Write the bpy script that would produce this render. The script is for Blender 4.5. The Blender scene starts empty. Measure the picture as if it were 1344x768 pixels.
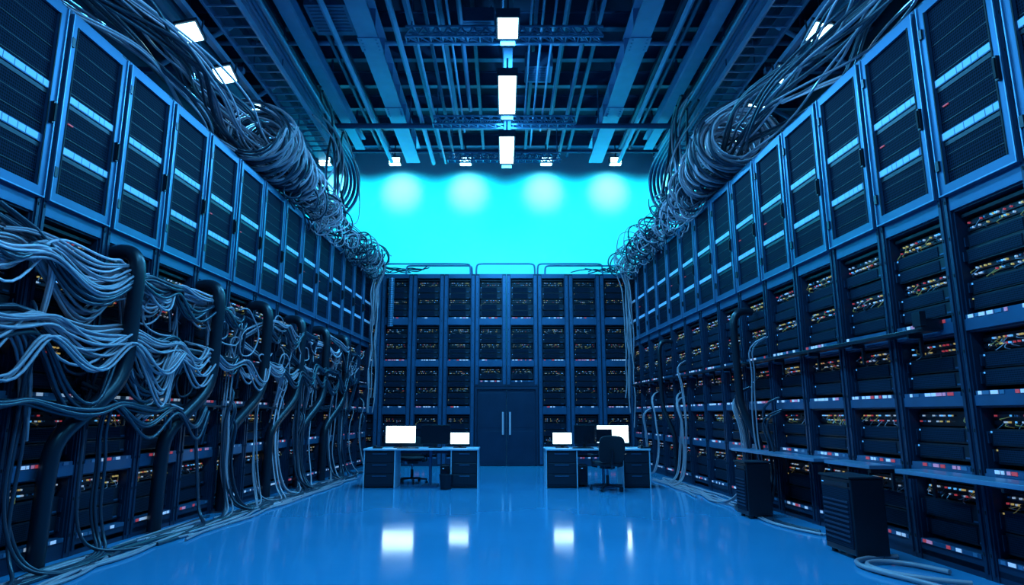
import bpy, math, random
from mathutils import Vector, Matrix
random.seed(7)
R=random.random
def U(a,b): return a+(b-a)*random.random()
scene=bpy.context.scene
scene.view_settings.view_transform='Standard'
scene.view_settings.look='None'
scene.view_settings.exposure=0
COL=scene.collection

# ------------------------------------------------------------ materials
def mat(name,col,rough=.5,metal=0.,emit=None,es=0.,noise=0.,nscale=8.,bump=0.):
    m=bpy.data.materials.new(name); m.use_nodes=True
    nt=m.node_tree; b=nt.nodes['Principled BSDF']
    b.inputs['Base Color'].default_value=(*col,1)
    b.inputs['Roughness'].default_value=rough
    b.inputs['Metallic'].default_value=metal
    if emit:
        b.inputs['Emission Color'].default_value=(*emit,1)
        b.inputs['Emission Strength'].default_value=es
    if noise or bump:
        tc=nt.nodes.new('ShaderNodeTexCoord')
        n=nt.nodes.new('ShaderNodeTexNoise'); n.inputs['Scale'].default_value=nscale
        n.inputs['Detail'].default_value=5
        nt.links.new(tc.outputs['Object'],n.inputs['Vector'])
        if noise:
            mx=nt.nodes.new('ShaderNodeMapRange')
            mx.inputs['To Min'].default_value=1-noise; mx.inputs['To Max'].default_value=1+noise
            nt.links.new(n.outputs['Fac'],mx.inputs['Value'])
            vm=nt.nodes.new('ShaderNodeVectorMath'); vm.operation='SCALE'
            vm.inputs[0].default_value=col
            nt.links.new(mx.outputs['Result'],vm.inputs['Scale'])
            nt.links.new(vm.outputs['Vector'],b.inputs['Base Color'])
            m2=nt.nodes.new('ShaderNodeMapRange')
            m2.inputs['To Min'].default_value=max(0,rough-.08); m2.inputs['To Max'].default_value=rough+.08
            nt.links.new(n.outputs['Fac'],m2.inputs['Value'])
            nt.links.new(m2.outputs['Result'],b.inputs['Roughness'])
        if bump:
            bp=nt.nodes.new('ShaderNodeBump'); bp.inputs['Strength'].default_value=bump
            bp.inputs['Distance'].default_value=.02
            nt.links.new(n.outputs['Fac'],bp.inputs['Height'])
            nt.links.new(bp.outputs['Normal'],b.inputs['Normal'])
    return m
def mesh_mat(name,c0,c1,scale):
    m=bpy.data.materials.new(name); m.use_nodes=True
    nt=m.node_tree; b=nt.nodes['Principled BSDF']
    tc=nt.nodes.new('ShaderNodeTexCoord'); mp=nt.nodes.new('ShaderNodeMapping')
    mp.inputs['Scale'].default_value=(scale,0,scale*.8)
    v=nt.nodes.new('ShaderNodeTexVoronoi'); v.inputs['Randomness'].default_value=0; v.inputs['Scale'].default_value=1
    r=nt.nodes.new('ShaderNodeValToRGB')
    r.color_ramp.elements[0].position=.3; r.color_ramp.elements[0].color=(*c0,1)
    r.color_ramp.elements[1].position=.42; r.color_ramp.elements[1].color=(*c1,1)
    nt.links.new(tc.outputs['Object'],mp.inputs['Vector']); nt.links.new(mp.outputs['Vector'],v.inputs['Vector'])
    nt.links.new(v.outputs['Distance'],r.inputs['Fac']); nt.links.new(r.outputs['Color'],b.inputs['Base Color'])
    b.inputs['Roughness'].default_value=.6; b.inputs['Metallic'].default_value=.1
    b.inputs['Specular IOR Level'].default_value=.04
    return m

M={}
M['steel']=mat('rack_steel',(.05,.135,.24),.36,.45,noise=.25,nscale=3)
M['steel_dk']=mat('rack_steel_dark',(.014,.038,.076),.42,.35,noise=.25,nscale=3)
M['steel_lt']=mat('galvanised_steel',(.20,.33,.48),.33,.5,noise=.2,nscale=6)
M['black']=mat('black_interior',(.003,.005,.008),.7)
M['chassis']=mat('chassis_plastic',(.007,.012,.021),.42,.2)
M['mesh']=mesh_mat('perforated_mesh',(.001,.0015,.003),(.008,.016,.036),42)
M['mesh2']=mesh_mat('server_bezel_mesh',(.002,.003,.005),(.018,.032,.058),70)
M['yellow']=mat('yellow_patch_led',(.6,.45,.1),.5,emit=(1,.74,.25),es=.32)
M['red']=mat('red_led_and_label_glow',(.5,.05,.05),.5,emit=(1,.10,.15),es=.28)  # LEDs, and red label tags given the same added glow
M['ylead']=mat('yellow_lead_glow',(.35,.26,.05),.5,emit=(1,.7,.2),es=.04)  # unlit lead, faint glow added to keep it yellow under blue lamps
M['white']=mat('white_label_glow',(.6,.7,.8),.5,emit=(.6,.8,1),es=.34)  # label paper with an added glow so it reads bright under blue lamps
M['pink']=mat('pink_label_glow',(.6,.3,.4),.5,emit=(1,.35,.5),es=.24)  # no light of its own; glow added to hold the pink
M['blueled']=mat('blue_led',(.1,.4,.9),.5,emit=(.1,.5,1),es=.8)
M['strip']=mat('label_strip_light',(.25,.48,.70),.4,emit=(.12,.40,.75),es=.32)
M['cable']=mat('cable_grey',(.46,.31,.34),.3)
M['cable2']=mat('cable_pale',(.85,.55,.58),.3)
M['cable_dk']=mat('cable_dark',(.03,.038,.058),.3)
M['conduit']=mat('conduit_black',(.007,.012,.020),.33)
M['floor']=mat('polished_epoxy_floor',(.05,.29,.50),.10,noise=.10,nscale=.8,bump=.015)
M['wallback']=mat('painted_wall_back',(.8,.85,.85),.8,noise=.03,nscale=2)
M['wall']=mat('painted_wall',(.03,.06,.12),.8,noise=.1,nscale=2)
M['ceil']=mat('ceiling_deck',(.02,.035,.07),.8,noise=.2,nscale=2)
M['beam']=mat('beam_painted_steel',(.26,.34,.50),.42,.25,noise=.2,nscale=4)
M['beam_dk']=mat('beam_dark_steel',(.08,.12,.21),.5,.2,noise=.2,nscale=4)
M['desk']=mat('desk_laminate',(.50,.64,.74),.35,noise=.04,nscale=4)
M['desk_dk']=mat('desk_dark_panel',(.010,.016,.028),.4)
M['screen_on']=mat('screen_lit',(.9,.9,.9),.4,emit=(.66,.97,1),es=4.2)
M['screen_off']=mat('screen_dark',(.008,.012,.02),.12)
M['plastic']=mat('black_plastic',(.008,.011,.018),.35)
M['fabric']=mat('black_fabric',(.010,.014,.022),.85,noise=.2,nscale=40)
M['lamp']=mat('lamp_lens',(.9,.95,1),.4,emit=(.45,.9,1),es=9)
M['lamp_body']=mat('lamp_housing',(.03,.05,.08),.4,.3)
M['duct']=mat('duct_metal',(.14,.21,.33),.35,.5,noise=.15,nscale=5)

# ------------------------------------------------------------ mesh builder
class MB:
    def __init__(s): s.v=[];s.f=[];s.m=[];s.mats=[]
    def mi(s,k):
        if k not in s.mats: s.mats.append(k)
        return s.mats.index(k)
    def box(s,x0,x1,y0,y1,z0,z1,k,ch=0):
        b=len(s.v); i=s.mi(k)
        s.v+=[(x0,y0,z0),(x1,y0,z0),(x1,y1,z0),(x0,y1,z0),(x0,y0,z1),(x1,y0,z1),(x1,y1,z1),(x0,y1,z1)]
        for f in ((0,3,2,1),(4,5,6,7),(0,1,5,4),(1,2,6,5),(2,3,7,6),(3,0,4,7)):
            s.f.append(tuple(b+j for j in f)); s.m.append(i)
    def obox(s,c,ax,ay,az,k):
        b=len(s.v); i=s.mi(k); c=Vector(c)
        for sx,sy,sz in ((-1,-1,-1),(1,-1,-1),(1,1,-1),(-1,1,-1),(-1,-1,1),(1,-1,1),(1,1,1),(-1,1,1)):
            s.v.append(tuple(c+Vector(ax)*sx+Vector(ay)*sy+Vector(az)*sz))
        for f in ((0,3,2,1),(4,5,6,7),(0,1,5,4),(1,2,6,5),(2,3,7,6),(3,0,4,7)):
            s.f.append(tuple(b+j for j in f)); s.m.append(i)
    def cyl(s,p,q,r,k,n=10,r2=None):
        p=Vector(p);q=Vector(q);d=(q-p)
        if d.length<1e-6: return
        d.normalize(); r2=r if r2 is None else r2
        u=d.orthogonal().normalized(); w=d.cross(u); b=len(s.v); i=s.mi(k)
        for t in range(n):
            a=2*math.pi*t/n; o=u*math.cos(a)+w*math.sin(a)
            s.v.append(tuple(p+o*r)); s.v.append(tuple(q+o*r2))
        for t in range(n):
            a0=b+2*t; a1=b+2*((t+1)%n)
            s.f.append((a0,a1,a1+1,a0+1)); s.m.append(i)
        s.f.append(tuple(b+2*t for t in range(n))[::-1]); s.m.append(i)
        s.f.append(tuple(b+2*t+1 for t in range(n))); s.m.append(i)
    def tube(s,pts,r,k,n=8):
        for a,b in zip(pts[:-1],pts[1:]): s.cyl(a,b,r,k,n)
    def data(s,name):
        me=bpy.data.meshes.new(name); me.from_pydata(s.v,[],s.f)
        for k in s.mats: me.materials.append(M[k])
        me.polygons.foreach_set('material_index',s.m); me.update(); return me
    def obj(s,name,loc=(0,0,0),rz=0,parent=None,bevel=0):
        o=bpy.data.objects.new(name,s.data(name)); COL.objects.link(o)
        o.location=loc; o.rotation_euler=(0,0,rz)
        if parent: o.parent=parent
        if bevel:
            md=o.modifiers.new('bevel','BEVEL'); md.width=bevel; md.segments=2; md.limit_method='ANGLE'
        return o
def empty(name,loc=(0,0,0),rz=0):
    e=bpy.data.objects.new(name,None); COL.objects.link(e); e.location=loc; e.rotation_euler=(0,0,rz); e.empty_display_size=.1; return e
def curves(name,lines,r,k,res=4,bev=2,cyc=False,parent=None):
    cu=bpy.data.curves.new(name,'CURVE'); cu.dimensions='3D'; cu.bevel_depth=r; cu.bevel_resolution=bev
    cu.resolution_u=res; cu.use_fill_caps=True
    for L in lines:
        sp=cu.splines.new('NURBS'); sp.points.add(len(L)-1)
        for i,p in enumerate(L): sp.points[i].co=(*p,1)
        sp.order_u=min(4,len(L)); sp.use_endpoint_u=True
    cu.materials.append(M[k])
    o=bpy.data.objects.new(name,cu); COL.objects.link(o)
    if parent:o.parent=parent
    return o

# ------------------------------------------------------------ geometry of the place
YB=18.6   # front of back rack row
YW=19.9   # back wall
TOP=5.46
K=.043
def XL(y): return -(4.7-K*y)
def XR(y): return 4.46-K*y
ANG=math.atan(K)
CEIL=10.4
HW=8.0

b=MB(); b.box(-HW,HW,-4,YW,-.1,0,'floor'); b.obj('floor')
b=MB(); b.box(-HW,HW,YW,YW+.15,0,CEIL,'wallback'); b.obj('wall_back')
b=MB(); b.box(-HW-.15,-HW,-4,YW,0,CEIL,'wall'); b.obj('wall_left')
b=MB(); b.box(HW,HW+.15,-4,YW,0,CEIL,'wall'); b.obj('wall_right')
b=MB(); b.box(-HW,HW,-4,YW,CEIL,CEIL+.15,'ceil')
b.obj('ceiling')

# ------------------------------------------------------------ server racks
def bay(b,x0,x1,z0,z1,rs,dens=.42):
    rnd=random.Random(rs)
    w=x1-x0; h=z1-z0
    b.box(x0,x1,.30,.34,z0,z1,'black')
    t=.018
    b.box(x0,x0+t,-.005,.30,z0,z1,'steel_dk'); b.box(x1-t,x1,-.005,.30,z0,z1,'steel_dk')
    b.box(x0+t,x1-t,-.005,.30,z1-t,z1,'steel_dk')
    b.box(x0+t,x1-t,-.03,.30,z0,z0+.04,'steel')
    x=x0+.05
    while x<x1-.1:
        ww=rnd.uniform(.03,.08)
        if rnd.random()<.7:
            b.box(x,x+ww,-.036,-.03,z0+.006,z0+.037,rnd.choice(['white','white','pink','red','white','steel_lt']))
        x+=ww+rnd.uniform(.006,.03)
    xa,xb=x0+.04,x1-.04
    z=z1-.05
    kinds=['patch','server'] if h<.75 else ['gap','patch','server','patch','server']
    hs={'patch':.15,'gap':.05,'server':.0}
    rest=h-.12-sum(hs[k] for k in kinds); ns=kinds.count('server')
    for k in kinds:
        if k=='gap':
            b.box(xa,xb,.04,.28,z-.03,z,'chassis'); z-=.05
        elif k=='patch':
            hh=.15
            b.box(xa,xb,.10,.28,z-hh+.015,z,'chassis')
            for row in range(2):
                zz=z-.035-row*.055
                b.box(xa,xb,.085,.10,zz-.024,zz+.012,'chassis')
                x=xa+.03
                while x<xb-.03:
                    if rnd.random()<dens:
                        kk=rnd.choice(['yellow','yellow','white','red','blueled','chassis','steel_lt','white'])
                        b.box(x,x+.013,.065,.085,zz-.010,zz+.005,kk)
                        if rnd.random()<.45 and kk!='steel_lt':
                            x2=min(max(x+rnd.uniform(-.12,.12),xa),xb); s=rnd.uniform(.03,.07)
                            P=[(x+.007,.065,zz-.01),(x*.7+x2*.3,.04,zz-s*.8),(x*.3+x2*.7,.04,zz-s),(x2,.08,zz-s-.01)]
                            b.tube(P,.004,rnd.choice(['ylead','cable','cable_dk','cable_dk','cable','ylead']),4)
                    x+=.024
            z-=hh
        else:
            hh=rest/ns
            n=max(1,int(hh/.13)); uh=hh/n
            for i in range(n):
                zt=z-i*uh; zb=zt-uh+.012
                yo=rnd.choice([.05,.07,.04])
                b.box(xa,xb,yo,.29,zb,zt,'chassis')
                b.box(xa+.03,xb-.12,yo-.008,yo,zb+.015,zt-.015,'mesh2')
                b.box(xb-.10,xb-.03,yo-.006,yo,zb+.02,zb+.035,'steel')
                if rnd.random()<.6: b.box(xa+.006,xa+.018,yo-.006,yo,zt-.035,zt-.02,rnd.choice(['blueled','yellow','blueled']))
                b.box(xa-.01,xa+.004,yo-.03,yo,zb+.02,zt-.02,'steel_dk')
                b.box(xb-.004,xb+.01,yo-.03,yo,zb+.02,zt-.02,'steel_dk')
            z-=hh

def rack_mesh(name,w,rows,door,seed,zbase=0.,dep=.75,pw=.075):
    b=MB(); rnd=random.Random(seed)
    ztop=TOP
    b.box(0.004,w-.004,.34,dep,zbase,ztop,'steel_dk')
    b.box(0.004,.02,0,.34,zbase,ztop,'steel_dk'); b.box(w-.02,w-.004,0,.34,zbase,ztop,'steel_dk')
    for xa,xb in ((.004,pw),(w-pw,w-.004)):
        b.box(xa,xb,-.03,.34,zbase,ztop,'steel_dk')
        b.box(xa+.018,xb-.018,-.045,-.03,zbase+.05,ztop-.05,'steel_dk' if door else 'steel')
        for i in range(int((ztop-zbase)/.35)):
            z=zbase+.2+i*.35; b.box((xa+xb)/2-.006,(xa+xb)/2+.006,-.05,-.045,z,z+.03,'black')
    b.box(pw,w-pw,-.03,.34,ztop-.05,ztop,'steel')
    b.box(pw,w-pw,-.02,.34,zbase,zbase+ (.10 if zbase<.1 else .05),'steel_dk')
    zs=sorted(rows,reverse=True)
    rail='steel'
    if door: 
        d0,d1=door
        f=.10; y0,y1=-.075,-.03
        x0,x1=.035,w-.035
        b.box(pw,w-pw,-.03,.34,d0-.09,d0+.02,'steel')
        b.box(x0,x0+f,y0,y1,d0,d1,'steel'); b.box(x1-f,x1,y0,y1,d0,d1,'steel')
        b.box(x0+f,x1-f,y0,y1,d0,d0+f,'steel'); b.box(x0+f,x1-f,y0,y1,d1-f,d1,'steel')
        b.box(x0,x0+.012,y0-.015,y0,d0,d1,'steel_lt'); b.box(x1-.012,x1,y0-.015,y0,d0,d1,'steel_lt')
        b.box(x0+.012,x1-.012,y0-.015,y0,d0,d0+.012,'steel_lt')
        b.box(x0+f-.015,x0+f,y0-.006,y0,d0+f,d1-f,'black'); b.box(x1-f,x1-f+.015,y0-.006,y0,d0+f,d1-f,'black')
        b.box(x0+f,x1-f,-.045,-.035,d0+f,d1-f,'mesh')
        z=d0+f+.12
        while z<d1-f-.1:
            b.box(x0+f,x1-f,-.050,-.045,z,z+.006,'chassis'); z+=.16
        for zc in (d0+.52+rnd.uniform(-.02,.02),d0+1.06+rnd.uniform(-.02,.02)):
            b.box(x0+f,x1-f,-.062,-.045,zc,zc+.08,'steel')
            x=x0+f+.01
            while x<x1-f-.05:
                ww=rnd.uniform(.06,.16); ww=min(ww,x1-f-.01-x)
                b.box(x,x+ww,-.066,-.062,zc+.008,zc+.072,'strip'); x+=ww+.010
            b.box(x0+f,x1-f,-.052,-.045,zc-.05,zc-.01,'chassis')
        if rnd.random()<.7:
            b.box(x0+f+.05,x0+f+.12,-.055,-.045,d0+.85,d0+.862,'red')
        hz=(d0+d1)/2-.25
        b.box(x1-.065,x1-.03,y0-.035,y0,hz,hz+.22,'conduit'); b.box(x1-.06,x1-.035,y0-.05,y0-.035,hz+.02,hz+.20,'black')
        for hz2 in (d0+.25,d1-.35): b.box(x0+.01,x0+.05,y0-.02,y0,hz2,hz2+.1,'conduit')
    for i,(z0,z1) in enumerate(zs):
        bay(b,pw,w-pw,z0,z1,seed*31+i,.5 if door else .36)
        zz=zs[i-1][0] if i else (door[0]-.09 if door else ztop-.05)
        b.box(pw,w-pw,-.03,.34,z1,zz,rail)
        if i==len(zs)-1 and z0>zbase+.1: b.box(pw,w-pw,-.02,.34,zbase+.05,z0,'steel_dk')
    return b.data(name)

side_rows=[(2.25,3.28),(1.57,2.15),(.90,1.48),(.16,.80)]
PIT=.97
SM=[rack_mesh('server_rack_mesh_%d'%i,PIT,side_rows,(3.42,5.40),11+i) for i in range(4)]
def place(name,me,loc,rz):
    o=bpy.data.objects.new(name,me); COL.objects.link(o); o.location=loc; o.rotation_euler=(0,0,rz); return o
L=PIT*math.cos(ANG)
y0=18.5-L*17
for i in range(17):
    ya=y0+i*L
    place('server_rack',SM[i*7%4],(XL(ya),ya,0),math.pi/2-ANG)
for i in range(17):
    ya=y0+i*L
    yb=ya+L
    place('server_rack',SM[(i*5+1)%4],(XR(yb),yb,0),-math.pi/2+ANG)
BW=.908
back_rows=[(4.14,5.34),(2.92,3.96),(1.60,2.76),(.2,1.42)]
BM=[rack_mesh('server_rack_back_mesh_%d'%i,BW,back_rows,None,51+i,pw=.12) for i in range(3)]
DM=[rack_mesh('server_rack_overdoor_%d'%i,BW,back_rows[:2]+[(2.32,2.76)],None,71+i,zbase=2.2,pw=.12) for i in range(2)]
for i in range(9):
    x=3.69-BW*(9-i)
    me=DM[i-4] if i in (4,5) else BM[i%3]
    place('server_rack',me,(x,YB,0),0)
# double door
dx0=3.69-BW*5; dx1=dx0+2*BW
d=empty('door_1',((dx0+dx1)/2,YB,0)); hw=(dx1-dx0)/2
b=MB(); b.box(-hw+.01,-hw+.08,-.05,.1,0,2.19,'steel_dk'); b.box(hw-.08,hw-.01,-.05,.1,0,2.19,'steel_dk'); b.box(-hw+.08,hw-.08,-.05,.1,2.11,2.19,'steel_dk')
b.obj('frame',parent=d)
for s in (-1,1):
    b=MB(); xa,xb=(s*.006,s*(hw-.085)); xa,xb=min(xa,xb),max(xa,xb)
    b.box(xa,xb,.0,.05,.01,2.10,'steel_dk')
    b.box(xa+.05,xb-.05,-.006,.0,.1,.95,'steel_dk'); b.box(xa+.05,xb-.05,-.006,.0,1.05,2.02,'steel_dk')
    hx=s*.10
    b.box(hx-.026,hx+.026,-.07,-.045,.85,1.48,'cable2')
    b.box(hx-.015,hx+.015,-.05,.0,.90,.93,'steel_lt'); b.box(hx-.015,hx+.015,-.05,.0,1.40,1.43,'steel_lt')
    b.obj('leaf_%s'%('a' if s<0 else 'b'),parent=d,bevel=.004)

# rail hoops on top of back racks
hoops=[]
for xa,xb,h in ((-3.55,-1.0,.34),(-2.9,-.95,.28),(-.83,.9,.34),(.98,2.9,.34),(1.2,3.5,.28)):
    hoops.append([(xa,YB+.1,TOP-.0),(xa,YB+.1,TOP+h*.7),(xa+.02,YB+.1,TOP+h),(xa+.2,YB+.1,TOP+h),((xa+xb)/2,YB+.1,TOP+h),(xb-.2,YB+.1,TOP+h),(xb-.02,YB+.1,TOP+h),(xb,YB+.1,TOP+h*.7),(xb,YB+.1,TOP)])
curves('rack_top_guard_rail',hoops,.026,'duct',6)

# ------------------------------------------------------------ shelves & brackets
def rpt(y,off,z): return (XR(y)-off,y,z)
def lpt(y,off,z): return (XL(y)+off,y,z)
def wall_shelf(name,ya,yb,z,dep,th,k,side=1):
    P=rpt if side>0 else lpt
    b=MB(); a=Vector(P(ya,.06,z)); c=Vector(P(yb,.06,z)); t=(c-a)/2
    n=Vector((-side,0,0))
    b.obox((a+c)/2+n*dep/2,t,n*dep/2,Vector((0,0,th/2)),k)
    m=max(2,int((yb-ya)/1.0))
    for i in range(m+1):
        p=a+(c-a)*(.05+.9*i/m)
        b.obox(p+n*dep*.45+Vector((0,0,-th/2-.02)),(0,.018,0),n*dep*.45,(0,0,.02),'conduit')
        b.obox(p+n*.015+Vector((0,0,-th/2-.12)),(0,.018,0),n*.015,(0,0,.10),'conduit')
    return b.obj(name,bevel=.004)
wall_shelf('wall_shelf',4.0,6.55,.86,.30,.04,'steel_lt')
wall_shelf('wall_shelf',7.0,7.9,.86,.28,.04,'steel_lt')
wall_shelf('wall_shelf',8.1,10.7,.86,.30,.04,'steel_lt')
wall_shelf('cable_ledge',6.1,11.5,2.2,.16,.04,'conduit')
wall_shelf('cable_ledge',3.0,17.5,2.2,.22,.05,'conduit',-1)
wall_shelf('cable_ledge',3.0,17.5,1.52,.14,.03,'conduit',-1)
wall_shelf('cable_ledge',11.7,18.0,2.2,.12,.04,'conduit')
b=MB()
for yy in (6.15,):
    p=Vector(rpt(yy,.1,2.25)); b.obox(p,(.14,0,0),(0,.05,0),(0,0,.05),'conduit'); b.obox(p+Vector((-.12,0,.05)),(.03,0,0),(0,.06,0),(0,0,.07),'conduit')
b.obj('wall_bracket')

def guide(y,side,z1=3.15,z0=1.75,sweep=.7,bot=.9):
    P=lpt if side<0 else rpt
    return [P(y,.03,z1+.02),P(y,.20,z1+.06),P(y,.33,z1-.02),P(y,.35,z1-.25),P(y,.33,(z1+z0)/2),P(y,.33,z0+.1),P(y-sweep*.3,.30,z0-.15),P(y-sweep*.7,.2,z0-.4),P(y-sweep,.14,z0-.6),P(y-sweep,.12,bot),P(y-sweep,.12,.02)]
for yy in (7.0,8.9,10.6,12.2,13.7,15.2):
    curves('cable_guide',[guide(yy,-1)],.082,'conduit',8,4)
curves('cable_guide',[guide(10.3,1,3.0,1.6,.15)],.06,'conduit',8,4)
curves('cable_guide',[guide(14.6,1,3.0,1.6,.15)],.05,'conduit',8,4)

# ------------------------------------------------------------ cables on the left wall: bundles of near-parallel strands
anch=[3.2,4.5,5.7,7.0,8.0,8.9,9.8,10.6,11.4,12.2,13.0,13.7,14.5,15.2,16.0,16.8,17.6]
def swag(level,spread,sag,n,strands=(3,6),side=-1,i0=0,i1=None,off=(.12,.38)):
    P=lpt if side<0 else rpt; out=[]
    A=anch[i0:i1]
    for _ in range(n):
        s=random.randrange(0,max(1,len(A)-3)); e=min(len(A),s+random.choice([2,3,4,5,6]))
        zo=U(-spread,spread); m=[]; base=U(*off)
        m.append((A[s]-.25,.06,level+U(-.35,.3)))
        for j in range(s,e):
            a=A[j]+U(-.15,.15)
            m.append((a,base+U(-.03,.03),level+zo*.6+U(-.04,.04)))
            if j<e-1:
                g=A[j+1]-A[j]; sg=sag*(U(.2,1.0) if R()<.8 else U(1.0,1.7))*min(1,g)
                m.append((a+g*.3,base+U(-.02,.10),level+zo-sg*.8))
                m.append((a+g*.68,base+U(-.02,.10),level+zo-sg))
        ze=level-U(.2,1.0)
        m.append((A[e-1]+.22,base*.6,(level+ze)/2)); m.append((A[e-1]+.3,.06,ze))
        for k in range(random.randint(*strands)):
            do,dz,dy=U(-.04,.05),U(-.05,.05),U(-.05,.05); sc=U(.8,1.25)
            out.append([P(y+dy+U(-.015,.015),max(.05,o+do),level+(z-level)*sc+dz+U(-.012,.012)) for y,o,z in m])
    return out
curves('network_cable_swags',swag(3.02,.12,.45,5,i1=6)+swag(3.0,.12,.4,5)+swag(2.35,.12,.5,5,i1=6)+swag(2.32,.10,.45,6),.014,'cable')
curves('network_cable_swags',swag(3.02,.12,.45,2,(2,4),i1=6)+swag(3.0,.14,.5,1,i1=5)+swag(2.95,.14,.5,1,i0=5)+swag(2.32,.14,.55,2,(2,4))+swag(1.62,.05,.2,1),.013,'cable2')
curves('network_cable_swags',swag(2.95,.15,.6,5)+swag(2.3,.15,.6,6)+swag(1.6,.08,.3,3),.019,'cable_dk')
def scribble(side,n,ya,yb,z0_,z1_,r0,r1,off):
    P=lpt if side<0 else rpt; out=[]
    for _ in range(n):
        y=U(ya,yb); z=U(z0_,z1_); o=U(*off); r=U(r0,r1); a=U(0,6.28); dr=random.choice([-1,1]); Lp=[]
        el=U(.5,1.1); dy=U(-.05,.09); dz=U(-.05,.02)
        for i in range(random.randrange(6,15)):
            a+=dr*U(.6,1.0); y+=dy; z+=dz
            Lp.append(P(y+r*math.cos(a)*U(.85,1.15),max(.08,o+U(-.04,.06)),z+r*el*math.sin(a)*U(.8,1.15)))
        out.append(Lp)
    return out
curves('coiled_patch_cables',scribble(-1,22,6.8,17,2.4,2.9,.14,.34,(.12,.34)),.012,'cable')
curves('coiled_patch_cables',scribble(-1,12,5.0,17,1.7,2.3,.14,.34,(.12,.3)),.015,'cable_dk')
def drops(n,side,ya,yb,ztop=2.6,strands=(1,4)):
    P=lpt if side<0 else rpt; out=[]
    for _ in range(n):
        y=U(ya,yb); y=y0+round((y-y0)/L)*L+random.gauss(0,.07)
        o=U(.1,.2); zt=ztop*U(.6,1.1); dr=U(-.5,.5); m=[(y+U(-.3,.3),.05,zt+.1),(y,o+.15,zt)]
        z=zt-.3; yy=y
        while z>.35:
            yy=y+dr*math.sin((zt-z)/zt*math.pi)*.5
            m.append((yy+U(-.04,.04),o+U(-.02,.05),z)); z-=U(.3,.5)
        y=yy
        m.append((y+U(-.1,.1),o+.12,.12))
        ln=U(.6,2.2); d=random.choice([-1,-1,1]); oo=o+U(.12,.4)
        m+=[(y+d*.15,oo,.025),(y+d*ln*.4,oo+U(0,.25),.02),(y+d*ln*.7,oo+U(-.1,.2),.02),(y+d*ln,oo-U(0,.2),.02)]
        for k in range(random.randint(*strands)):
            dy,do=U(-.05,.05),U(-.02,.05)
            q=[P(y_+dy+U(-.02,.02),max(.05,o_+do+U(-.01,.01)),max(.02,z_)) for y_,o_,z_ in m if y_>2.2]
            if len(q)>4: out.append(q)
    return out
curves('hanging_cables',drops(16,-1,4.5,17.5),.012,'cable')
curves('hanging_cables',drops(20,-1,4.5,17.5,2.2),.017,'cable_dk')
curves('hanging_cables',drops(2,-1,4.5,15,3.1),.012,'cable2')
curves('hanging_cables',drops(7,1,9,17.5,2.4),.012,'cable')
curves('hanging_cables',drops(4,1,8,12,1.9),.014,'cable_dk')
def floor_runs(n,side,ya,yb,o0,o1):
    P=lpt if side<0 else rpt; out=[]
    for _ in range(n):
        a=U(ya,yb-3); e=min(yb,a+U(2.5,6)); y=a; o=U(o0,o1); Lp=[]
        while y<e:
            Lp.append(P(y,max(.1,o+U(-.09,.09)),.022)); y+=U(.3,.6)
        out.append(Lp)
    return out
curves('floor_cables',floor_runs(16,-1,4.2,15,.25,.75),.015,'cable')
curves('floor_cables',floor_runs(14,-1,4.2,15,.2,.65),.019,'cable_dk')
curves('floor_cables',[[rpt(5.7,.35,.03),rpt(5.9,.75,.03),rpt(6.3,.9,.03),rpt(6.6,.7,.03),rpt(6.5,.35,.03),rpt(6.1,.25,.03)],
 [rpt(4.6,.5,.03),rpt(5.2,.62,.03),rpt(5.8,.7,.03),rpt(6.3,.98,.03),rpt(6.7,.8,.03),rpt(6.75,.3,.03)]],.022,'cable')
curves('floor_cables',floor_runs(8,1,9.5,15,.2,.7),.016,'cable')

# ------------------------------------------------------------ overhead cable bundles and coils
def coil(side,ya,yb,r0,r1,turns,zc0,zc1,off0,off1,r_j=.06):
    P=lpt if side<0 else rpt; Lp=[]; n=turns*8
    for i in range(n+1):
        t=i/n; a=t*turns*2*math.pi*side; r=r0+(r1-r0)*t; r*=1+.10*math.sin(i*1.7)+U(-r_j,r_j)
        c=P(ya+(yb-ya)*t,off0+(off1-off0)*t,zc0+(zc1-zc0)*t)
        Lp.append((c[0]+r*math.cos(a),c[1]+.15*math.sin(a*.5),max(TOP+.03 if abs(c[0]+r*math.cos(a))>abs(c[0])+off0 else 4.6,c[2]+r*math.sin(a))))
    return Lp
def over(side,n,ya,yb,amp,strands=(1,3)):
    P=lpt if side<0 else rpt; out=[]
    for _ in range(n):
        a=U(ya,ya+3); e=U(yb-5,yb); y=a; m=[]; o=U(-.45,.30); z=TOP+U(.05,.6); ph=U(0,6); fr=U(.8,1.8); am=U(.1,.35)
        while y<e:
            f=(y-ya)/(yb-ya)
            m.append((y,o+amp*U(-.25,.25)+am*math.sin(y*fr+ph),TOP+.06+(z-TOP)*(1-.4*f)+am*.6*(1+math.sin(y*fr*.8+ph*2))+abs(U(-.08,.1))*amp)); y+=U(.45,.9)
        for k in range(random.randint(*strands)):
            do,dz=U(-.06,.06),U(0,.07)
            out.append([P(y_,o_+do+U(-.015,.015),z_+dz) for y_,o_,z_ in m])
    return out
def tangle(side,n,ya,yb):
    P=lpt if side<0 else rpt; out=[]
    for _ in range(n):
        y=U(ya,yb); o=U(-.1,.45); z=TOP+U(-.1,.45); Lp=[]; r=U(.15,.42)
        ang=U(0,6.28); dr=random.choice([-1,1]); tilt=U(-.6,.6)
        for i in range(random.randrange(7,16)):
            ang+=dr*U(.7,1.0); y+=U(.0,.10)
            zz=z+r*math.sin(ang)*U(.8,1.1); oo=o+r*math.cos(ang)*U(.6,1.1)
            if zz<TOP+.02 and oo<.12: oo=.12+abs(oo)*.3
            Lp.append(P(y+tilt*r*math.sin(ang*1.0),oo,zz))
        out.append(Lp)
    return out
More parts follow.
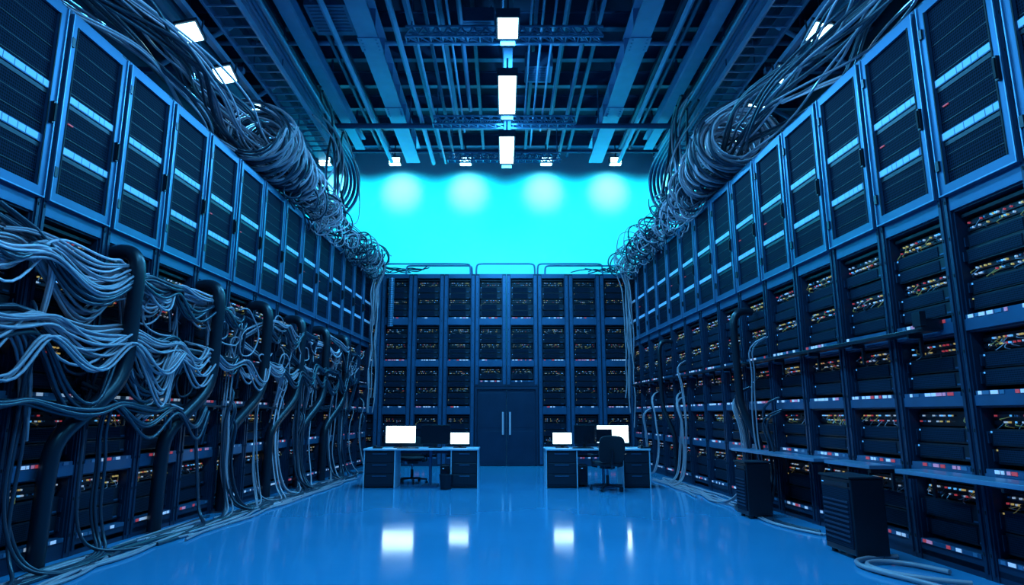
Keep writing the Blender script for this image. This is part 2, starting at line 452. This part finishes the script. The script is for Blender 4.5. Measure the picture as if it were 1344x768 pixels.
def risers(side,n,ya,yb):
    P=lpt if side<0 else rpt; out=[]
    for _ in range(n):
        y=U(ya,yb)
        zt=U(7.4,8.2); xx=4.0*side
        out.append([P(y-1.0,U(.0,.3),TOP+U(.2,.6)),P(y-.4,U(.2,.5),TOP+U(.2,.6)),(xx+U(-.3,.3),y+.3,6.6),(xx+U(-.3,.3),y+.5,zt-.3),(xx+U(-.2,.2),y+.1,zt+.2),(xx+U(-.2,.2),y-.8,zt+.3)])
    return out
for s in (-1,1):
    cc=[]
    for k in range(8):
        ya=U(10.0,10.4); cc.append(coil(s,ya,ya+U(1.6,2.6),U(.48,.66),U(.32,.44),random.randrange(7,11),TOP+U(.55,.7),TOP+.4,U(.0,.15),U(.1,.3)))
    curves('cable_coil_bundle',cc[:4],.021,'cable',5)
    curves('cable_coil_bundle',cc[4:7],.024,'cable_dk',5)
    curves('cable_coil_bundle',cc[7:],.020,'cable2',5)
    curves('overhead_cables',over(s,8,3.0,17.8,.3),.016,'cable',5)
    curves('overhead_cables',over(s,9,3.0,17.8,.35),.021,'cable_dk',5)
    curves('overhead_cables',over(s,2,3.0,14,.3),.015,'cable2',5)
    curves('tangled_cables',tangle(s,42,11.5,18.0),.015,'cable',5)
    curves('tangled_cables',tangle(s,38,11.0,18.0),.018,'cable_dk',5)
    curves('tangled_cables',tangle(s,6,11.5,18.0),.013,'cable2',5)
    curves('riser_cables',risers(s,6,13.6,15.8),.03,'cable_dk',6)
    curves('riser_cables',risers(s,4,13,15.8),.02,'cable',6)
cc=[]
for s in (-1,1):
    P=lpt if s<0 else rpt
    for _ in range(9):
        o=U(.05,.5); yb=U(17.8,18.3); Lp=[P(yb-.6,o,TOP+.3),P(yb,o+.2,TOP+.1)]
        z=TOP-.4; zb=U(.8,3.8)
        while z>zb: Lp.append(P(yb+U(-.08,.08),o*.5+.1+U(-.05,.05),z)); z-=.4
        cc.append(Lp)
curves('corner_cables',cc,.018,'cable')
cc=[]
for s in (-1,1):
    for _ in range(7):
        x=s*3.55 if s<0 else 3.4; ln=U(.5,1.6); Lp=[(x+s*.1,YB+.2,TOP+.3)]
        for i in range(5): Lp.append((x-s*ln*(i+.5)/5,YB+U(-.05,.3),TOP+.04+U(0,.22)))
        cc.append(Lp)
curves('rack_top_cables',cc,.016,'cable_dk')
b=MB(); 
for i in range(26):
    z=3.9+i*.055; b.cyl((-3.28,YB-.14,z),(-3.28,YB-.14,z+.035),.085,'steel_lt',14); b.cyl((-3.28,YB-.14,z+.035),(-3.28,YB-.14,z+.055),.068,'steel_dk',14)
b.obj('corrugated_hose')

# ------------------------------------------------------------ ceiling structure (all carried by one steel frame)
RS=empty('roof_steelwork')
def ibeam(b,x,ya,yb,z,w,h,k,t=.04):
    b.box(x-w/2,x+w/2,ya,yb,z,z+t,k); b.box(x-w/2,x+w/2,ya,yb,z+h-t,z+h,k); b.box(x-t/2,x+t/2,ya,yb,z+t,z+h-t,k)
def ibeamx(b,y,xa,xb,z,w,h,k,t=.03):
    b.box(xa,xb,y-w/2,y+w/2,z,z+t,k); b.box(xa,xb,y-w/2,y+w/2,z+h-t,z+h,k); b.box(xa,xb,y-t/2,y+t/2,z+t,z+h-t,k)
for x in (-2.72,2.72):
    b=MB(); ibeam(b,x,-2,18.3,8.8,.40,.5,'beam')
    for j in range(20):
        yy=-1.5+j; b.box(x-.19,x+.19,yy-.01,yy+.01,8.84,9.26,'beam')
    for yy in (3,6,9,12,15): 
        b.box(x-.22,x+.22,yy-.25,yy+.25,8.785,8.8,'beam')
        for sx in (-.15,.15):
            for sy in (-.18,-.06,.06,.18): b.cyl((x+sx,yy+sy,8.77),(x+sx,yy+sy,8.785),.02,'steel_lt',6)
    for j in range(7):
        yy=1+j*2.8; b.cyl((x,yy,9.3),(x,yy,CEIL),.03,'beam_dk',6)
    b.obj('main_beam',parent=RS)
for x in (-4.05,4.05):
    b=MB(); ibeam(b,x,-2,17.2,8.75,.26,.34,'beam')
    for j in range(7): b.cyl((x,1+j*2.6,9.05),(x,1+j*2.6,CEIL),.03,'beam_dk',6)
    b.obj('secondary_beam',parent=RS)
for x in (-6.6,6.6,-5.4,5.4):
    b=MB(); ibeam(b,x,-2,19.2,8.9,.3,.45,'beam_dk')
    for j in range(7): b.cyl((x,1+j*2.8,9.3),(x,1+j*2.8,CEIL),.03,'beam_dk',6)
    b.obj('side_beam',parent=RS)
b=MB()
yy=-1
while yy<19.5:
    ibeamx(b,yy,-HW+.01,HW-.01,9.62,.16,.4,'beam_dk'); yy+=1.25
b.obj('joists',parent=RS)
b=MB()
for x in (-7.2,-6,-4.8,-3.6,-2,-1.3,-.65,.0,.65,1.3,2,3.6,4.8,6,7.2):
    b.box(x-.04,x+.04,-2,19.6,9.5,9.62,'beam_dk')
b.obj('purlins',parent=RS)
def truss(b,p,q,h,w,r,k,n):
    p=Vector(p);q=Vector(q);d=(q-p); u=d.normalized(); side=u.cross(Vector((0,0,1))).normalized()*w/2; up=Vector((0,0,h))
    ch=[(p+side),(p-side),(p+side+up),(p-side+up)]
    for c in ch: b.cyl(c,c+d,r,k,8)
    for i in range(n):
        a=d*(i/n); c=d*((i+1)/n); m=(a+c)/2
        for s in (side,-side):
            b.cyl(p+s+a,p+s+up+m,r*.6,k,6); b.cyl(p+s+up+m,p+s+c,r*.6,k,6)
        b.cyl(p+side+a,p-side+c,r*.6,k,6); b.cyl(p+side+a,p-side+a,r*.6,k,6)
        b.cyl(p+side+up+a,p-side+up+c,r*.6,k,6)
for y_,xw,z in ((11.1,1.85,8.35),(14.9,1.75,8.4),(17.4,1.6,8.5)):
    b=MB(); truss(b,(-xw,y_,z),(xw,y_,z),.2,.22,.026,'steel_lt',16)
    for x in (-xw+.1,xw-.1): b.cyl((x,y_,z+.2),(x,y_,9.62),.015,'beam_dk',6)
    b.obj('lattice_truss',parent=RS)
b=MB(); b.cyl((-5.0,15.4,8.62),(5.0,15.4,8.62),.07,'beam_dk',12)
for x in (-4.8,-2.4,0,2.4,4.8): b.cyl((x,15.4,8.62),(x,15.4,9.62),.015,'beam_dk',6)
b.obj('sprinkler_main_pipe',parent=RS)
b=MB(); b.cyl((-6.5,12.6,9.2),(6.5,12.6,9.2),.05,'beam',10); b.cyl((-6.5,8.6,9.1),(6.5,8.6,9.1),.05,'beam',10); b.cyl((-6,17.9,9.0),(6,17.9,9.0),.05,'beam_dk',10); b.cyl((-6,10.2,9.35),(6,10.2,9.35),.04,'beam',10)
b.obj('cross_pipes',parent=RS)
b=MB()
for x,z,r,k in ((-1.75,8.75,.03,'beam'),(-1.5,8.9,.04,'beam_dk'),(-1.25,8.75,.025,'beam'),(-1.05,8.75,.025,'beam'),(-.85,8.9,.05,'beam_dk'),(.5,8.7,.025,'beam'),(.72,8.7,.025,'beam'),(.94,8.7,.025,'beam'),(1.16,8.85,.035,'beam'),(1.6,8.9,.05,'beam_dk'),(-2.1,8.75,.06,'beam'),(-3.35,8.8,.06,'beam'),(3.4,8.8,.06,'beam'),(-3.65,9.1,.04,'beam_dk'),(3.7,9.1,.04,'beam_dk')):
    b.cyl((x,-1,z),(x,18.2 if abs(x)>1.3 else U(15,18),z),r,k,8)
b.obj('conduit_runs',parent=RS)
b=MB(); b.box(-.01,.16,-1,16.9,8.35,8.47,'beam_dk'); 
for j in range(7): b.cyl((.06,.5+j*2.6,8.47),(.06,.5+j*2.6,9.62),.02,'beam_dk',6)
b.obj('lighting_rail',parent=RS)
def hvac(name,x,y,z,w,d,h):
    b=MB(); b.box(x-w/2,x+w/2,y-d/2,y+d/2,z,z+h,'duct')
    for i in range(8): 
        yy=y-d/2+.06+i*(d-.12)/8; b.box(x-w/2+.06,x+w/2-.06,yy,yy+.03,z-.012,z,'beam_dk')
    for sx in (-1,1): b.cyl((x+sx*w*.4,y,z+h),(x+sx*w*.4,y,9.62),.012,'beam_dk',6)
    b.obj(name,bevel=.01,parent=RS)
hvac('air_vent_box',.75,13.2,8.8,.6,.7,.35); hvac('air_vent_box',-.55,11.9,9.0,.7,.8,.3); hvac('air_vent_box',-3.4,11.5,9.0,.8,1.0,.35); hvac('air_vent_box',3.3,10.3,9.0,.8,1.0,.35); hvac('air_vent_box',1.7,9.6,9.1,.7,.9,.3)
for s in (-1,1):
    b=MB(); x=s*4.65; z=8.0
    for sx in (-.28,.28): b.box(x+sx-.02,x+sx+.02,-1,15.6,z,z+.12,'beam')
    for j in range(56): b.box(x-.28,x+.28,-.9+j*.3,-.87+j*.3,z+.02,z+.05,'beam')
    for j in range(6): b.cyl((x-.28,.5+j*2.8,z+.1),(x-.28,.5+j*2.8,9.62),.012,'beam_dk',6); b.cyl((x+.28,.5+j*2.8,z+.1),(x+.28,.5+j*2.8,9.62),.012,'beam_dk',6)
    b.obj('cable_ladder_tray',parent=RS)
    b=MB()
    b.cyl((s*5.9,-1,8.3),(s*5.9,16.5,8.3),.22,'duct',18)
    for j in range(14): b.cyl((s*5.9,-.5+j*1.25,8.3),(s*5.9,-.42+j*1.25,8.3),.24,'duct',18)
    for j in range(6): b.cyl((s*5.9,.5+j*2.8,8.5),(s*5.9,.5+j*2.8,9.62),.012,'beam_dk',6)
    b.obj('round_air_duct',parent=RS)
    hs=[]
    for j in range(4):
        xx=s*(4.3+j*.13-.2); zz=8.2+j*.07
        hs.append([(xx,-1,zz),(xx,4,zz),(xx,8,zz),(xx,12,zz),(xx,15.0,zz),(xx,16.3+.1*j,zz),(xx-s*.1,16.9+.1*j,zz-.2),(xx-s*.1,17.0+.1*j,zz-.9),(xx+s*.1,16.8,zz-1.4),(xx+s*.2,15.6,TOP+.6),(xx+s*.1,14.5,TOP+.4)])
    curves('bent_hoses',hs[:2],.05,'duct',8,3)
    curves('bent_hoses',hs[2:],.045,'beam',8,3)
    b=MB()
    for j in range(6):
        yy=4+j*2.4; b.cyl((s*7.6,yy,7.2),(s*5.3,yy+.4,9.0),.05,'beam',8)
        b.box(min(s*7.98,s*4.9),max(s*7.98,s*4.9),yy-.05,yy+.05,7.72,7.82,'beam_dk')
    b.box(s*5.0-.05,s*5.0+.05,-1,15.6,7.62,7.72,'beam')
    b.obj('side_brace_frame',parent=RS)

# ------------------------------------------------------------ lamps
def area(name,loc,rot,sx,sy,p,col,parent=None,spread=math.pi):
    l=bpy.data.lights.new(name,'AREA'); l.shape='RECTANGLE'; l.size=sx; l.size_y=sy; l.energy=p; l.color=col; l.spread=spread
    o=bpy.data.objects.new(name,l); COL.objects.link(o); o.location=loc; o.rotation_euler=rot
    if parent:o.parent=parent
    return o
def spot(name,loc,target,p,col,ang,blend,parent,size=.1):
    l=bpy.data.lights.new(name,'SPOT'); l.energy=p; l.color=col; l.spot_size=math.radians(ang); l.spot_blend=blend; l.shadow_soft_size=size
    o=bpy.data.objects.new(name,l); COL.objects.link(o); o.location=loc
    o.rotation_euler=(Vector(target)).to_track_quat('-Z','Y').to_euler(); o.parent=parent; return o
BLUE=(.055,.46,1.0)
for ya,yb in ((-.5,1.2),(2.6,4.3),(5.8,7.5),(9.72,10.35),(11.6,13.25),(14.4,16.1)):  # near fixtures are out of view, added to fill the room with light
    e=empty('linear_ceiling_light',(.06,(ya+yb)/2,7.9)); l=(yb-ya)/2
    b=MB(); b.box(-.17,.17,-l,l,.0,.02,'lamp'); b.box(-.2,.2,-l-.03,l+.03,.02,.14,'lamp_body'); b.box(-.2,.2,-l-.03,-l,-.02,.02,'lamp_body'); b.box(-.2,.2,l,l+.03,-.02,.02,'lamp_body')
    b.box(-.13,.13,l+.03,l+.10,-.12,.14,'lamp_body')
    for yy in (-l*.8,l*.8): b.cyl((0,yy,.14),(0,yy,.45),.02,'lamp_body',8)
    b.obj('housing',parent=e)
    area('tube_light',(0,0,-.02),(0,0,0),.3,2*l*.95,(140 if l<.5 else 310 if ya>5 else 190),BLUE,e)
    if l>.5:
        for sx in (-1,1):
            area('ceiling_fill',(sx*.22,0,.15),(0,math.pi-sx*math.radians(48),0),.06,2*l*.9,34,BLUE,e,math.radians(120))  # added fill aimed upward to brighten the ceiling steelwork
for s in (-1,1):
    for yy in (2.4,3.8,5.2,6.5,7.9,9.25,10.55,11.95,13.3):  # near heads lie outside the view, added as fill along the row
        e=empty('flood_light',(s*4.95,yy,7.3))
        b=MB(); b.box(-.15,.15,-.15,.15,0,.02,'lamp'); b.box(-.18,.18,-.18,.18,.02,.10,'lamp_body'); b.box(-.13,.13,-.13,.13,.10,.17,'lamp_body')
        b.cyl((-.185,0,.05),(-.185,0,.32),.015,'lamp_body',6); b.cyl((.185,0,.05),(.185,0,.32),.015,'lamp_body',6)
        h=b.obj('housing',parent=e); h.rotation_euler=(math.radians(-28),math.radians(s*12),0)
        if yy in (2.4,5.2,7.9,10.55,13.3):
            spot('beam',(0,-.05,-.06),(-s*.75,-.1,-1),(200 if yy<3 else 280 if yy<6 else 380),BLUE,150,.6,e,.12)
for x in (-5.4,-3.3,-1.17,1.26,3.35,5.45):
    e=empty('wall_wash_spotlight',(x,18.45,8.85))
    b=MB(); b.box(-.19,.19,-.09,.13,-.02,.18,'lamp_body'); b.box(-.16,.16,-.07,.11,-.035,-.02,'lamp'); b.box(-.16,.16,-.10,-.09,.0,.14,'lamp'); b.cyl((0,0,.18),(0,0,.60),.02,'lamp_body',8)
    b.obj('housing',parent=e)
    spot('beam',(0,.14,-.1),(0,1.0,-.22),140,(.26,.95,1.0),64,1.0,e,.05)
    spot('wash',(0,.14,-.12),(0,.85,-1),540,(.002,.62,1.0),142,.8,e,.1)

# ------------------------------------------------------------ desks
def desk(loc,w,name='office_desk'):
    e=empty(name,loc); b=MB()
    b.box(-w/2,w/2,0,.75,.715,.75,'desk'); b.obj('top',parent=e,bevel=.006)
    for s,pw in ((-1,.58),(1,.50)):
        xa,xb=(-w/2+.03,-w/2+.03+pw) if s<0 else (w/2-.03-pw,w/2-.03)
        b=MB(); b.box(xa,xb,.06,.70,.03,.715,'desk_dk')
        b.box(xa-.02,xa,.03,.73,0,.715,'desk' ); b.box(xb,xb+.02,.03,.73,0,.715,'desk')
        for i in range(3):
            z=.07+i*.21; b.box(xa+.02,xb-.02,.045,.06,z,z+.19,'desk_dk'); b.box(xa+.15,xb-.15,.03,.045,z+.15,z+.165,'steel')
        b.obj('pedestal_%s'%('a' if s<0 else 'b'),parent=e,bevel=.004)
    b=MB(); b.cyl((.15,.4,.03),(.15,.4,.715),.03,'steel',10); b.box(.0,.3,.1,.7,0,.03,'steel'); b.obj('centre_leg',parent=e)
    b=MB(); b.box(-w/2+.6,w/2-.55,.68,.70,.62,.715,'steel_dk'); b.obj('cable_channel',parent=e)
    return e
def monitor(x,y,w,h,on,lift=.10,rz=0):
    e=empty('computer_monitor',(x,y,.75),rz); b=MB()
    z0=lift; k='screen_on' if on else 'screen_off'
    b.box(-w/2,w/2,0,.035,z0,z0+h,'plastic'); b.obj('bezel',parent=e,bevel=.004)
    b=MB(); b.box(-w/2+.014,w/2-.014,-.004,.0,z0+.02,z0+h-.014,k); b.obj('screen',parent=e)
    b=MB(); b.box(-.03,.03,.035,.06,.01,z0+h*.6,'plastic'); b.box(-.13,.13,-.06,.14,0,.014,'plastic'); b.obj('stand',parent=e,bevel=.003)
DY=13.0
desk((-1.63,DY,0),2.26); desk((1.83,DY,0),2.06)
def XP(px): return (px-662)/850*12.95
monitor(XP(525.5),DY+.3,.62,.36,True,.08); monitor(XP(571),DY+.34,.60,.38,False,.07); monitor(XP(603.5),DY+.28,.40,.25,True,.06)
monitor(XP(738),DY+.28,.40,.25,True,.06); monitor(XP(768),DY+.34,.42,.38,False,.07); monitor(XP(805.5),DY+.38,.66,.37,True,.08); monitor(XP(792),DY+.17,.32,.25,False,.12)
def keyboard(x,y,rz=0):
    b=MB(); b.box(-.21,.21,-.07,.07,0,.015,'plastic')
    for r in range(5):
        for c in range(14): b.box(-.2+c*.0285,-.2+c*.0285+.024,-.06+r*.025,-.06+r*.025+.02,.015,.021,'chassis')
    b.obj('keyboard',(x,y,.75),rz)
keyboard(-1.9,DY+.13,.05); keyboard(1.55,DY+.12,-.05)
for x in (-2.5,2.75):
    b=MB(); b.box(-.09,.09,-.1,.1,0,.03,'plastic'); b.box(-.08,-.03,-.09,.09,.03,.06,'plastic'); b.obj('desk_phone',(x,DY+.15,.75),.1,bevel=.006)
def tower(name,loc,w,d,h,rz=0):
    e=empty(name,loc,rz); b=MB(); b.box(-w/2,w/2,0,d,.04,h,'plastic'); b.obj('case',parent=e,bevel=.012)
    b=MB(); b.box(-w/2+.03,w/2-.03,-.012,0,.10,h-.10,'mesh2'); b.box(-w/2+.03,w/2-.03,-.016,0,h-.08,h-.04,'chassis'); b.box(-w/2+.05,-w/2+.08,-.02,-.012,h-.065,h-.055,'blueled'); b.obj('front_grille',parent=e)
    b=MB()
    for sx in (-1,1):
        for yy in (.06,d-.06): b.cyl((sx*(w/2-.05),yy,0),(sx*(w/2-.05),yy,.05),.03,'conduit',10)
    b.obj('feet',parent=e); return e
tower('desktop_computer',(-1.18,DY+.2,0),.18,.4,.42)
tower('desktop_computer',(1.56,DY+.25,0),.18,.4,.42)
b=MB(); b.cyl((0,0,0),(0,0,.26),.10,'chassis',18,.13); b.cyl((0,0,.26),(0,0,.275),.135,'conduit',18); b.obj('waste_bin',(-1.12,DY-.12,0))
def floor_cab(y,off,w,d,h):
    e=tower('ups_cabinet',(XR(y)-off,y,0),w,d,h)
    e.rotation_euler=(0,0,-math.pi/2+ANG)
    b=MB()
    for i in range(9): b.box(-w/2+.05,w/2-.05,-.022,-.012,.16+i*(h-.35)/9,.16+i*(h-.35)/9+.018,'steel_dk')
    b.obj('louvres',parent=e)
    b=MB(); b.box(-w/2-.01,w/2+.01,-.02,d+.0,h,h+.02,'chassis'); b.obj('lid',parent=e,bevel=.005)
floor_cab(6.95,.74,.56,.34,.77)
floor_cab(9.45,.72,.40,.34,.74)

# ------------------------------------------------------------ chairs
def chair(loc,rz,back_h=1.05):
    e=empty('office_chair',loc,rz)
    b=MB()
    for i in range(5):
        a=i*2*math.pi/5+.3; c,s=math.cos(a),math.sin(a)
        b.obox((c*.16,s*.16,.095),(c*.16,s*.16,-.012),(-s*.022,c*.022,0),(0,0,.016),'plastic')
        b.cyl((c*.31-s*.022,s*.31+c*.022,.03),(c*.31-s*.008,s*.31+c*.008,.03),.03,'plastic',12)
        b.cyl((c*.31+s*.022,s*.31-c*.022,.03),(c*.31+s*.008,s*.31-c*.008,.03),.03,'plastic',12)
        b.cyl((c*.31,s*.31,.03),(c*.31,s*.31,.085),.01,'plastic',8)
    b.cyl((0,0,.08),(0,0,.28),.03,'plastic',12); b.cyl((0,0,.28),(0,0,.42),.02,'steel_lt',12); b.box(-.11,.11,-.12,.12,.40,.44,'plastic')
    b.obj('star_base',parent=e)
    def pad(name,w,d,th,cx,cy,cz,rx,curve):
        import bmesh
        bm=bmesh.new(); bmesh.ops.create_cube(bm,size=1)
        bmesh.ops.subdivide_edges(bm,edges=bm.edges[:],cuts=5,use_grid_fill=True)
        for v in bm.verts:
            x,y,z=v.co*2
            r=(abs(x)**5+abs(y)**5)**.2
            m=max(abs(x),abs(y)); 
            if r>1e-6: x*=m/r; y*=m/r
            edge=max(abs(x),abs(y)); zz=z*(1-.45*edge**5)
            v.co=(x*w/2,y*d/2,zz*th/2+curve*(x*x))
        me=bpy.data.meshes.new(name); bm.to_mesh(me); bm.free(); me.materials.append(M['fabric'])
        for p in me.polygons:p.use_smooth=True
        o=bpy.data.objects.new(name,me); COL.objects.link(o); o.parent=e; o.location=(cx,cy,cz); o.rotation_euler=(rx,0,0)
        md=o.modifiers.new('s','SUBSURF'); md.levels=1; md.render_levels=1
    pad('seat',.52,.50,.10,0,0,.485,0,.02)
    bh=back_h-.52
    pad('backrest',.50,bh,.07,0,-.27,.52+bh/2,math.radians(98),.05)
    b=MB(); b.tube([(0,-.1,.42),(0,-.27,.42),(0,-.33,.5),(0,-.335,.75)],.022,'plastic',8)
    for s in (-1,1):
        b.tube([(s*.2,.0,.43),(s*.30,.0,.45),(s*.31,-.02,.64)],.016,'plastic',8); b.box(s*.31-.035,s*.31+.035,-.14,.14,.64,.67,'plastic')
    b.obj('frame_and_arms',parent=e)
chair((1.95,DY-.32,0),.15,1.02)
chair((-1.93,DY+1.0,0),math.pi+.25,.95)

# ------------------------------------------------------------ world + camera
w=bpy.data.worlds.new('blue_fill'); scene.world=w; w.use_nodes=True  # dim blue ambient fill added through the room's open near end
bg=w.node_tree.nodes['Background']; bg.inputs[0].default_value=(.0,.22,.62,1); bg.inputs[1].default_value=.10
cam=bpy.data.cameras.new('camera'); co=bpy.data.objects.new('camera',cam); COL.objects.link(co)
co.location=(0,0,1.4); co.rotation_euler=(math.radians(90+10.7),0,0)
cam.sensor_width=36; cam.lens=36*850/1344; cam.shift_x=10/1344; cam.clip_end=100
scene.camera=co
